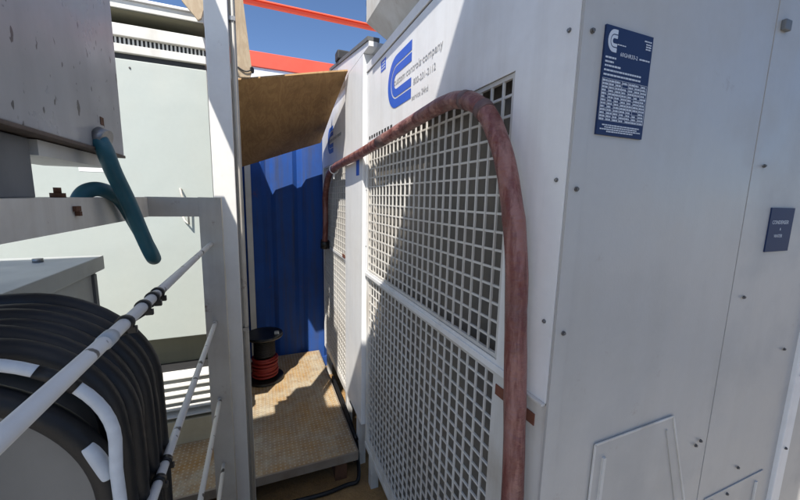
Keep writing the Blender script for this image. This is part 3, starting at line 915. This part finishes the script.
# ---------------- drum and hose coil
CX, CZ = -0.50, -0.53
DR = thing('grey_drum', 'grey round drum inside the coil of black hoses', 'drum', (CX, 0.8, GROUND))
dm = MB()
dm.tube([(CX, 0.69, CZ), (CX, 0.90, CZ)], 0.232, 48)
dm.build('shell', 'drum_grey', DR)
def arc(r, y, a0, a1, n):
    return [(CX + r * math.cos(a0 + (a1 - a0) * k / n), y, CZ + r * math.sin(a0 + (a1 - a0) * k / n)) for k in range(n + 1)]
dm = MB(); dm.tube(arc(0.243, 0.682, 0, 2 * PI * 95 / 96, 95), 0.021, 24, closed=True)
dm.build('rim_gasket', 'black_rubber', DR)
dm = MB(); dm.tube(arc(0.2500, 0.6705, 0.20, 0.48, 48), 0.0120, 40, rf=lambda u, a: 0.80 + 0.22 * math.sin(PI * u) ** 0.5)  # pale sleeve standing in for a patch of sunlight on the rim
dm.build('rim_sun_patch', 'white_hose', DR, label='pale patch painting sunlight on the dark drum rim')
MB().box(CX - 0.16, CX - 0.08, 0.72, 0.88, GROUND, CZ - 0.16).build('leg', 'grey_dark', DR)
MB().box(CX + 0.08, CX + 0.16, 0.72, 0.88, GROUND, CZ - 0.16).build('leg', 'grey_dark', DR)

def loop_pts(y, rx, top, bot, r, jit, n=14):
    """upright loop with rounded corners in X-Z"""
    out = []
    for (cx, cz, a0) in ((CX + rx - r, top - r, 0), (CX - rx + r, top - r, PI / 2), (CX - rx + r, bot + r, PI), (CX + rx - r, bot + r, 1.5 * PI)):
        for k in range(n + 1):
            a = a0 + PI / 2 * k / n
            out.append(Vector((cx + r * math.cos(a), 0, cz + r * math.sin(a))))
    res = []
    for k in range(len(out)):
        p, q = out[k], out[(k + 1) % len(out)]
        m = max(1, int((q - p).length / 0.05))
        for t in range(m): res.append(p.lerp(q, t / m))
    L = len(res)
    return [(p.x + 0.003 * math.sin(k * 0.31 + y * 50), y + jit * math.sin(2 * PI * k / L * 3 + y * 31), p.z + 0.003 * math.sin(k * 0.23 + y * 70)) for k, p in enumerate(res)]
HC = thing('black_hose_coil', 'coil of thick black hoses tied under the white handrail', 'hose coil', (CX, 0.85, -1.3))
for y, rx, top, bot, r in ((0.722, 0.247, -0.252, -1.25, 0.17), (0.760, 0.254, -0.241, -1.27, 0.20), (0.799, 0.244, -0.246, -1.26, 0.185), (0.838, 0.253, -0.232, -1.24, 0.21), (0.879, 0.247, -0.240, -1.28, 0.19), (0.918, 0.251, -0.224, -1.26, 0.205)):
    t = MB(); t.tube(loop_pts(y, rx, top, bot, r, 0.006), 0.0208, 16, closed=True); t.build('hose_turn', 'black_rubber', HC)
GH = thing('pale_hose', 'single pale grey hose in front of the black hose coil', 'hose', (CX, 0.655, -1.24))
lp = loop_pts(0.655, 0.262, -0.240, -1.24, 0.17, 0.003)
wh = MB(); wh.tube(lp, 0.0092, 14, closed=True); wh.build('tube', 'white_hose', GH)
wh = MB(); wh.tube(lp[6:10], 0.0104, 14); wh.build('shade_wrap', 'black_rubber', GH)  # black sleeve painting the deeper shade on this stretch of hose

def ring_on(nm, y, z, r, w, mat, lbl, x=-0.22, ext=True):
    m = MB()
    m.tube([(x, y - w, z), (x, y + w, z)], r, 16)
    if ext:
        m.box(x + 0.004, x + 0.017, y - 0.005, y + 0.004, z - r - 0.004, z - r + 0.008, 0.0015)
        m.tube(spline([(x, y, z - r), (x - 0.03, y + 0.005, z - r - 0.02), (x - 0.05, y, z - r - 0.035)], 5), 0.006, 6)
    o = m.build(nm, mat, None, org=(x, y, z))
    tag(o, lbl, 'cable tie' if 'tie' in nm else 'tape', 'black ties on the railing' if 'tie' in nm else None)
    return o
def zr(y): return -0.205 - 0.027 * (y + 0.9) / 2.75
TL = 'black cable tie holding the hose coil to the white handrail'
for y in (0.70, 0.80, 0.865, 0.905):
    ring_on('cable_tie', y, zr(y), 0.0138, 0.006, 'black_plastic', TL)
def zr2(y): return -0.588 - 0.034 * (y + 0.9) / 2.75
TL2 = 'black cable tie on the second tube rail beside the hose coil'
for y in (0.80, 0.86):
    ring_on('cable_tie', y, zr2(y), 0.0132, 0.008, 'black_plastic', TL2)
ring_on('grey_tape', 0.625, zr(0.625), 0.0118, 0.014, 'grey_hose', 'torn pale grey tape wrapped round the handrail', ext=False)
tg = None

# loose black cable on the ground in front of the deck
cb = MB(); cb.tube(spline([(-0.6, 2.02, -1.915), (-0.15, 2.04, -1.912), (0.1, 2.03, -1.912), (0.32, 2.02, -1.913), (0.48, 2.035, -1.91), (0.56, 2.04, -1.90), (0.592, 2.16, -1.84), (0.60, 2.30, -1.74), (0.598, 2.6, -1.70)], 10), 0.013, 10)
tag(cb.build('black_cable', 'black_rubber', None, org=(0.2, 2.03, GROUND)), 'loose black cable lying on the dirt before the deck', 'cable')
hb = MB()
for k in range(4):
    hb.tube(spline([(0.585 + 0.012 * (k % 2), 2.22, -1.90 + 0.055 * k), (0.592, 2.45, -1.86 + 0.05 * k), (0.60, 2.75, -1.84 + 0.045 * k), (0.60, 3.1, -1.82 + 0.04 * k)], 6), 0.014, 8)
tag(hb.build('cable_bundle', 'black_rubber', None, org=(0.59, 2.5, GROUND)), 'bundle of black cables between deck edge and white legs', 'cables')

# ================================================================== beyond the container
S = thing('site_container', 'white container with red roof beam behind the blue container', 'container', (0.5, 7.5, GROUND))
MB().box(-4.0, 4.0, 7.0, 9.4, GROUND, 2.245).build('wall', 'white', S)
MB().box(-4.02, 4.02, 6.97, 9.4, 2.246, 2.505, 0.01).build('roof_beam', 'red_beam', S)
O = thing('gantry', 'thin orange steel gantry crossing the sky', 'gantry', (0.5, 9.9, GROUND))
MB().box(-5.0, 6.0, 9.85, 9.95, 4.60, 4.68, 0.01).build('beam', 'orange_beam', O)
MB().box(-5.0, 6.0, 9.80, 10.0, 4.681, 4.71).build('flange', 'orange_beam', O)
for xx in (-5.0, 5.88):
    MB().box(xx, xx + 0.12, 9.84, 9.96, GROUND, 4.5995).build('leg', 'orange_beam', O)

# unseen white sheet over the camera side of the walkway, added to cast shade
Y = thing('shade_sheet', 'unseen white sheet on steel posts added to cast shade', 'shade_sheet', (0.0, -1.0, GROUND))
cn = MB()
NT = 18
gr = {}
for a in range(NT + 1):
    for c in range(NT + 1):
        u, v = a / NT, c / NT
        xx = -2.65 + 3.8 * u
        yf = 0.29 - 0.2 * (xx + 1.75) if xx > -1.4 else max(0.17, 0.22 + (xx + 1.4) * 0.1)
        yb = -2.25 + max(0, (xx - 0.35)) * 1.5
        gr[a, c] = cn.bm.verts.new((xx, yf + (yb - yf) * v, 2.4 - 0.10 * math.sin(PI * v) * (0.7 + 0.3 * math.sin(u * 9))))
for a in range(NT):
    for c in range(NT):
        cn.bm.faces.new((gr[a, c], gr[a + 1, c], gr[a + 1, c + 1], gr[a, c + 1])).smooth = True
cn.build('shade_cloth', 'shade_cloth', Y)
for (xx, yy) in ((-2.62, 0.14), (1.13, -0.345), (0.35, -2.27), (-2.62, -2.27)):
    MB().box(xx - 0.03, xx + 0.03, yy - 0.03, yy + 0.03, GROUND, 2.3995).build('post', 'grey_frame', Y)
Z = thing('added_blocker', 'unseen dark grey container added behind the camera to block light', 'container', (2.0, -4.4, GROUND))  # added out of view to keep low light off the end wall
MB().box(-0.4, 5.6, -5.6, -3.2, GROUND, 0.95, 0.01).build('body', 'grey_dark', Z)
MB().box(-0.42, 5.62, -5.62, -3.18, 0.951, 1.02, 0.01).build('roof_rail', 'grey_dark', Z)

# ------------------------------------------------------------------ lift the whole place so the ground is at zero
for o in list(scene.objects):
    if o.parent is None and o.type not in {'CAMERA', 'LIGHT'}:
        o.location.z += EYE
for o in scene.objects:
    if '_org' in o: del o['_org']
